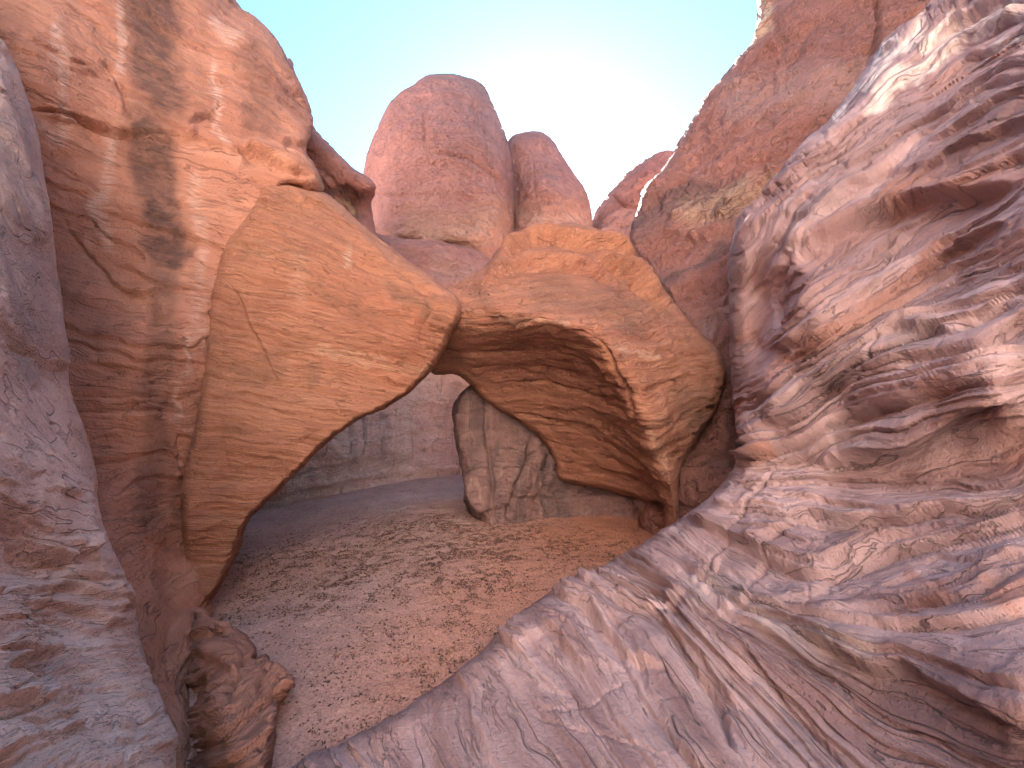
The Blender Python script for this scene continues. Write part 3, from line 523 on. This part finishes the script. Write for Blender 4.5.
rock('canyon_wall', M_right, [(729,252,20,1.),(733,235,20,1.),(742,212,22,1.2),(760,198,24,1.3),(781,172,26,1.5),(800,146,26,1.5),(828,122,26,1.5),(844,100,26,1.5),(858,80,26,1.6),(876,52,28,1.8),(893,32,28,1.8),(930,6,30,2),(962,-22,30,2),(1040,-90,40,2),(1300,-400,60,2),(2300,-500),(2500,300),(2300,1300),(1000,1700),(300,1500),(200,900),(262,790,20,.3),(300,768,20,.3),(345,741,20,.3),(400,712,22,.4),(470,663,24,.5),(510,624,24,.6),(560,588,24,.6),(600,568,24,.6),(640,544,24,.7),(683,517,22,.7),(712,494,20,.7),(732,470,16,.7),(737,455,16,.6),(738,440,16,.6),(735,420,16,.7),(731,380,18,.9),(730,340,18,.9),(729,300,18,1.)],
     [(735,260,7.2),(735,330,7.0),(738,400,6.6),(770,300,6.9),(768,260,6.7),(765,350,6.5),(790,215,6.7),(850,110,6.9),(900,40,7.1),(960,0,7.0),(1024,-60,7),(795,270,5.7),(800,300,5.3),(785,340,5.25),(765,380,5.1),(745,430,4.9),(850,230,5.5),(900,215,5.2),(940,150,5.2),(1024,100,4.3),(1024,20,5.0),(880,250,5.1),(930,220,4.75),(1024,180,3.6),
      (850,320,4.25),(900,290,4.3),(1024,270,3.1),(800,380,4.5),(850,400,3.9),(950,330,3.35),(1024,350,2.7),(780,440,4.3),(812,455,3.85),(900,420,3.15),(1000,390,2.5),(900,470,3.2),(960,450,2.9),(1024,440,2.6),(740,500,4.2),(700,520,4.35),(820,500,3.6),(900,530,2.85),(1024,500,2.4),(660,550,4.1),
      (720,580,3.45),(800,570,3.05),(860,590,2.6),(1024,560,2.0),(600,590,3.9),(640,610,3.45),(700,600,3.1),(760,640,2.55),(850,640,2.15),(940,660,1.8),(1024,700,1.4),(560,620,3.5),(520,660,3.15),(600,680,2.75),(660,680,2.6),(720,690,2.45),(780,720,2.15),(850,720,1.95),(940,740,1.65),(1024,768,1.4),
      (470,690,2.95),(400,725,2.72),(350,750,2.6),(500,740,2.4),(600,760,2.1),(700,768,1.95),(800,800,1.75),(400,850,1.9),(300,790,2.35),(700,1000,1.4),(1200,900,.95),(1200,300,2.3),(1700,400,2.3),(2200,400,2.6),(1700,1000,1.2),(1200,-100,4.2),(1800,-300,4.5),(300,900,1.7),(1100,600,1.7)],
     thick=2.2, step=1.15, bed=BR, SK=.95, dref=3.6, quiet=[(752,320,26,85,.75),(880,80,70,60,.6),(470,730,130,70,.6),(620,720,60,50,.4),(690,530,60,45,.5)], plate=[(1.2,.9,.03,.012,.0),(3.2,2.2,.008,.006,-.1)], bedk=1.0, bedwarp=.25, seed=41, edge=2.2, warp=2.4,
     slabs=[(.8,.075,.24,1.1,.05),(2.0,.046,.5,1.4,.05),(4.6,.020,1.0,1.4,.05)], terr=[(.9,3.4,4,.004)], rough=[(1.0,.04,3),(5,.007,4),(14,.004,3)], 
     cracks=[([(884,338),(878,360),(866,385),(848,405),(826,425),(805,445)],1.6,.05),([(736,642),(760,668),(784,705),(820,740),(850,772)],2.4,.10),([(660,615),(690,665),(718,710),(735,760)],3.2,.13),([(535,713),(580,712),(610,697),(626,687)],1.8,.03),([(530,716),(560,728),(600,740),(640,752),(665,770)],2.0,.035),
             ([(795,615),(830,545),(812,560)],1.2,.02),([(700,580),(712,560),(730,540),(760,500),(775,470)],2.4,.06),([(745,590),(770,560),(795,535)],2,.06),([(782,330),(777,290),(790,255),(812,240)],2.5,.10),([(757,205),(765,190),(790,175)],2.2,.1)],
     steps=[([(788,262),(815,240),(850,225),(900,207),(960,195),(1024,180)],.20,26,24),([(760,372),(800,345),(850,315),(910,280),(960,250),(1030,215)],.07,14,10),([(885,338),(930,336),(955,334),(990,318),(1030,300)],.10,16,14),([(826,423),(870,399),(930,388),(976,376),(1030,364)],.08,16,12),
            ([(808,468),(840,462),(880,452),(905,446),(940,428),(976,409),(1030,402)],.20,26,26),([(774,500),(830,508),(870,514),(914,523),(960,520),(1024,510)],.07,12,10),([(755,553),(772,548),(790,538),(800,530)],.06,10,6),([(812,579),(835,572),(856,567),(880,558),(900,547),(950,530),(1008,520)],.10,14,10),
            ([(750,596),(775,600),(812,590),(830,583)],.07,10,8),([(753,613),(800,612),(841,616),(880,610),(920,606),(958,604),(985,594),(1002,575),(1030,570)],.085,12,9),([(940,560),(980,562),(1030,558)],.05,10,6),([(783,628),(830,648),(870,668),(905,668),(935,684),(980,706),(1030,735)],.16,22,40),
            ([(576,602),(600,632),(624,660),(640,672),(670,676)],.11,12,12),([(655,612),(672,628),(700,655),(720,690),(745,725)],.12,14,12),([(615,598),(640,612),(660,612),(690,590)],.10,12,9),([(716,612),(735,615),(765,600)],.05,10,8),([(690,585),(712,575),(730,545)],.05,9,7),
            ([(540,640),(552,660),(560,668)],.03,6,5),([(525,676),(545,690),(575,700)],.04,7,6),([(455,650),(480,690),(495,720)],.03,6,6),([(500,700),(512,720),(520,745)],.035,6,6),([(878,60),(920,30),(980,0)],.14,12,8),([(912,55),(935,48),(960,30),(1024,0)],.14,10,8),([(870,103),(920,72),(979,38),(1030,15)],.12,12,8),([(832,145),(850,130),(866,118)],.08,8,6)],
     stains=[([(733,250),(733,300),(738,380)],10,8,.45),([(792,240),(800,225),(830,205)],10,7,.5),([(905,345),(935,340)],14,8,.6),([(800,400),(840,370),(870,350)],20,14,.3),([(900,120),(860,160),(830,190)],20,14,.35),([(838,535),(850,532)],12,7,.55),([(850,450),(900,440)],12,10,.3),([(960,150),(1000,110)],16,12,.25),([(800,650),(900,690),(980,740)],24,14,.35),([(955,760),(990,750)],14,9,.3),([(660,735),(700,750)],16,12,.3)],
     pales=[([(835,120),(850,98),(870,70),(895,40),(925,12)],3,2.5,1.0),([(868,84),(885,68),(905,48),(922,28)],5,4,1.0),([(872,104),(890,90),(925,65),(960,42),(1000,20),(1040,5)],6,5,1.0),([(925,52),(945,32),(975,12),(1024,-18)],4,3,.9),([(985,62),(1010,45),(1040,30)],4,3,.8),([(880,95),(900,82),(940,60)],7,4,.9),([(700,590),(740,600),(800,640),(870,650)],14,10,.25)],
     tints=[([(800,350),(850,320),(900,290),(940,250)],10,6,.8),([(770,375),(830,335)],6,4,.7),([(860,40),(930,5)],12,8,.5),([(930,90),(1024,60)],12,8,.4),([(940,400),(1000,420),(1024,450)],18,10,.5),([(900,200),(960,190),(1024,170)],16,9,.5),([(775,452),(755,460)],6,4,.8),([(1000,600),(1040,590)],14,7,.9),([(915,580),(950,600),(905,618)],8,5,.6),([(750,320),(745,400)],14,9,.5),([(350,755),(450,690),(510,640)],14,8,.3)],
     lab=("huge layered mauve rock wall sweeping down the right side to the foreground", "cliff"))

# ------------------------------------------------------------------ leaf litter on the sand
def ground_z(x, y): 
    near = np.exp(-((x + 1) ** 2 + (y - 8) ** 2) / 160); q3 = np.stack([x, y, x * 0], -1)
    return gz(x, y) * near + near * (.03 * fbm(q3 * 2.2, 3) + .022 * np.maximum(0, ridged(q3 * 3.4 + 4, 3) - .55) * -1 + .012 * fbm(q3 * 11, 3))
NC = 800000
lx = RNG.uniform(-7, 4, NC); ly = RNG.uniform(2.4, 15.5, NC)
q3 = np.stack([lx, ly, lx * 0], -1)
# bearing of each candidate, to follow the drifts of leaves
dn = 2.4 * (.55 * np.exp(-(((lx + 2.7) / 2.4) ** 2 + ((ly - 6.6) / 1.3) ** 2)) + .5 * np.exp(-(((lx + 1.0) / 2.2) ** 2 + ((ly - 8.6) / 1.3) ** 2)) + .35 * np.exp(-(((lx - .1) / 2) ** 2 + ((ly - 7.2) / .9) ** 2))
      + .26 * np.exp(-(((lx + .9) / .8) ** 2 + ((ly - 4.2) / 1.1) ** 2)) + .12 * np.exp(-(((lx + .2) / 1.2) ** 2 + ((ly - 5.6) / .8) ** 2)) + .03)
dn = dn * sstep(-.5, .4, fbm(q3 * 1.3 + 50, 4)) * sstep(-.3, .3, fbm(q3 * 6 + 20, 3))
kp = RNG.uniform(0, 1, NC) < dn; lx, ly = lx[kp][:170000], ly[kp][:170000]; n = len(lx)
lz = ground_z(lx, ly)
a = RNG.uniform(0, 2 * np.pi, n); ln = RNG.uniform(.006, .019, n); wd = ln * RNG.uniform(.22, .5, n); cu = ln * RNG.uniform(.1, .5, n); tl = RNG.normal(0, .35, n)
ca, sa = np.cos(a), np.sin(a)
def lp(l, w, h): return np.stack([lx + ca * l - sa * w, ly + sa * l + ca * w, lz + .003 + h + np.abs(tl) * ln * .5 + tl * w], -1)
V = np.stack([lp(-ln, 0 * wd, cu), lp(-ln * .3, wd, cu * .3), lp(-ln * .3, -wd, cu * .3), lp(ln * .4, wd * .9, cu * .2), lp(ln * .4, -wd * .9, cu * .2), lp(ln, 0 * wd, cu * .8)], 1).reshape(-1, 3)
b = np.arange(n)[:, None] * 6
F4 = b + np.array([[1, 2, 4, 3]]); F3 = np.concatenate([b + np.array([[0, 2, 1]]), b + np.array([[3, 4, 5]])])
rv = np.repeat(RNG.uniform(0, 1, n), 6)
ml = bpy.data.materials.new('dead_leaves'); ml.use_nodes = True; t = ml.node_tree
at = t.nodes.new('ShaderNodeAttribute'); at.attribute_name = 'shade'; rp = t.nodes.new('ShaderNodeValToRGB'); t.links.new(at.outputs['Fac'], rp.inputs[0])
rp.color_ramp.elements[0].color = (.07, .045, .036, 1); rp.color_ramp.elements[1].color = (.24, .12, .075, 1); e = rp.color_ramp.elements.new(.6); e.color = (.14, .08, .06, 1)
t.links.new(rp.outputs[0], t.nodes['Principled BSDF'].inputs['Base Color']); t.nodes['Principled BSDF'].inputs['Roughness'].default_value = .8
tag(obj('leaf_litter', make_mesh('leaf_litter', V, F4, F3, {'shade': rv}, smooth=False), ml), "dry brown leaves drifted across the sand under the arch", "leaf litter", kind='stuff')

# unseen wall behind the viewer, added to bounce warm sunlight onto the arch
hx = np.linspace(-40, 40, 160); hz = np.linspace(-1, 24, 70); HX, HZ = np.meshgrid(hx, hz); x, zz = HX.ravel(), HZ.ravel()
y = -10 - .03 * x ** 2 * 0 - zz * .35 + 1.6 * fbm(np.stack([x * .12, zz * .15, x * 0], -1), 4) + .3 * fbm(np.stack([x * .8, zz * 1.2, x * 0], -1), 3)
idx = np.arange(len(x)).reshape(HX.shape); F = np.stack([idx[:-1, :-1].ravel(), idx[1:, :-1].ravel(), idx[1:, 1:].ravel(), idx[:-1, 1:].ravel()], -1)
V = np.stack([x, y, zz], -1); nV = len(V); Vb = V.copy(); Vb[:, 1] -= 4
me = make_mesh('bounce_wall', np.concatenate([V, Vb]), np.concatenate([F, F[:, ::-1] + nV, np.stack([idx[-1, :-1], idx[-1, :-1] + nV, idx[-1, 1:] + nV, idx[-1, 1:]], -1)]), None, {'bed': np.r_[zz, zz], 'stain': np.zeros(2 * nV), 'pale': np.zeros(2 * nV), 'tint': np.zeros(2 * nV)})
tag(obj('bounce_wall', me, rock_mat('tan_sandstone', (.64, .52, .46), (.56, .44, .38))), kind='structure')


# ------------------------------------------------------------------ fallen chips along the rock feet
pc = [(-1.0, 8.5, .5, .15, 60), (-.2, 8.35, .8, .15, 80), (1.6, 7.9, 1.2, .25, 70), (-2.2, 3.4, .12, .35, 40), (-2.6, 4.6, .25, .25, 30), (-5.2, 10.4, 1.5, .2, 40), (-3.0, 13.5, 1.5, .3, 40), (-.9, 5, 1.2, 1.5, 60)]
VV, FF = [], []; nb = 0
ico = np.array([(0,0,1),(.9,0,.45),(.28,.85,.45),(-.72,.53,.45),(-.72,-.53,.45),(.28,-.85,.45),(.72,.53,-.45),(-.28,.85,-.45),(-.9,0,-.45),(-.28,-.85,-.45),(.72,-.53,-.45),(0,0,-1)])
icf = np.array([(0,1,2),(0,2,3),(0,3,4),(0,4,5),(0,5,1),(1,6,2),(2,7,3),(3,8,4),(4,9,5),(5,10,1),(2,6,7),(3,7,8),(4,8,9),(5,9,10),(1,10,6),(11,7,6),(11,8,7),(11,9,8),(11,10,9),(11,6,10)])
for cx, cy, sx, sy, cnt in pc:
    for k in range(cnt):
        px, py = cx + RNG.normal(0, sx), cy + RNG.normal(0, sy); sz = .008 + .035 * RNG.uniform() ** 4
        v = ico * (1 + RNG.uniform(-.35, .35, (12, 1))) * np.array([1, RNG.uniform(.5, .9), RNG.uniform(.3, .6)]) * sz
        a = RNG.uniform(0, 6.28); ca, sa = np.cos(a), np.sin(a); v = np.stack([v[:, 0] * ca - v[:, 1] * sa, v[:, 0] * sa + v[:, 1] * ca, v[:, 2]], -1)
        VV.append(v + np.array([px, py, float(ground_z(np.array([px]), np.array([py]))[0]) + sz * .15])); FF.append(icf + nb); nb += 12
V = np.concatenate(VV)
tag(obj('rubble', make_mesh('rubble', V, np.zeros((0, 4), int), np.concatenate(FF), {'bed': V[:, 2] * 9, 'stain': V[:, 2] * 0, 'pale': V[:, 2] * 0, 'tint': V[:, 2] * 0}, smooth=False), M_left), "small fallen sandstone chips scattered along the feet of the rocks", "rubble", kind='stuff')
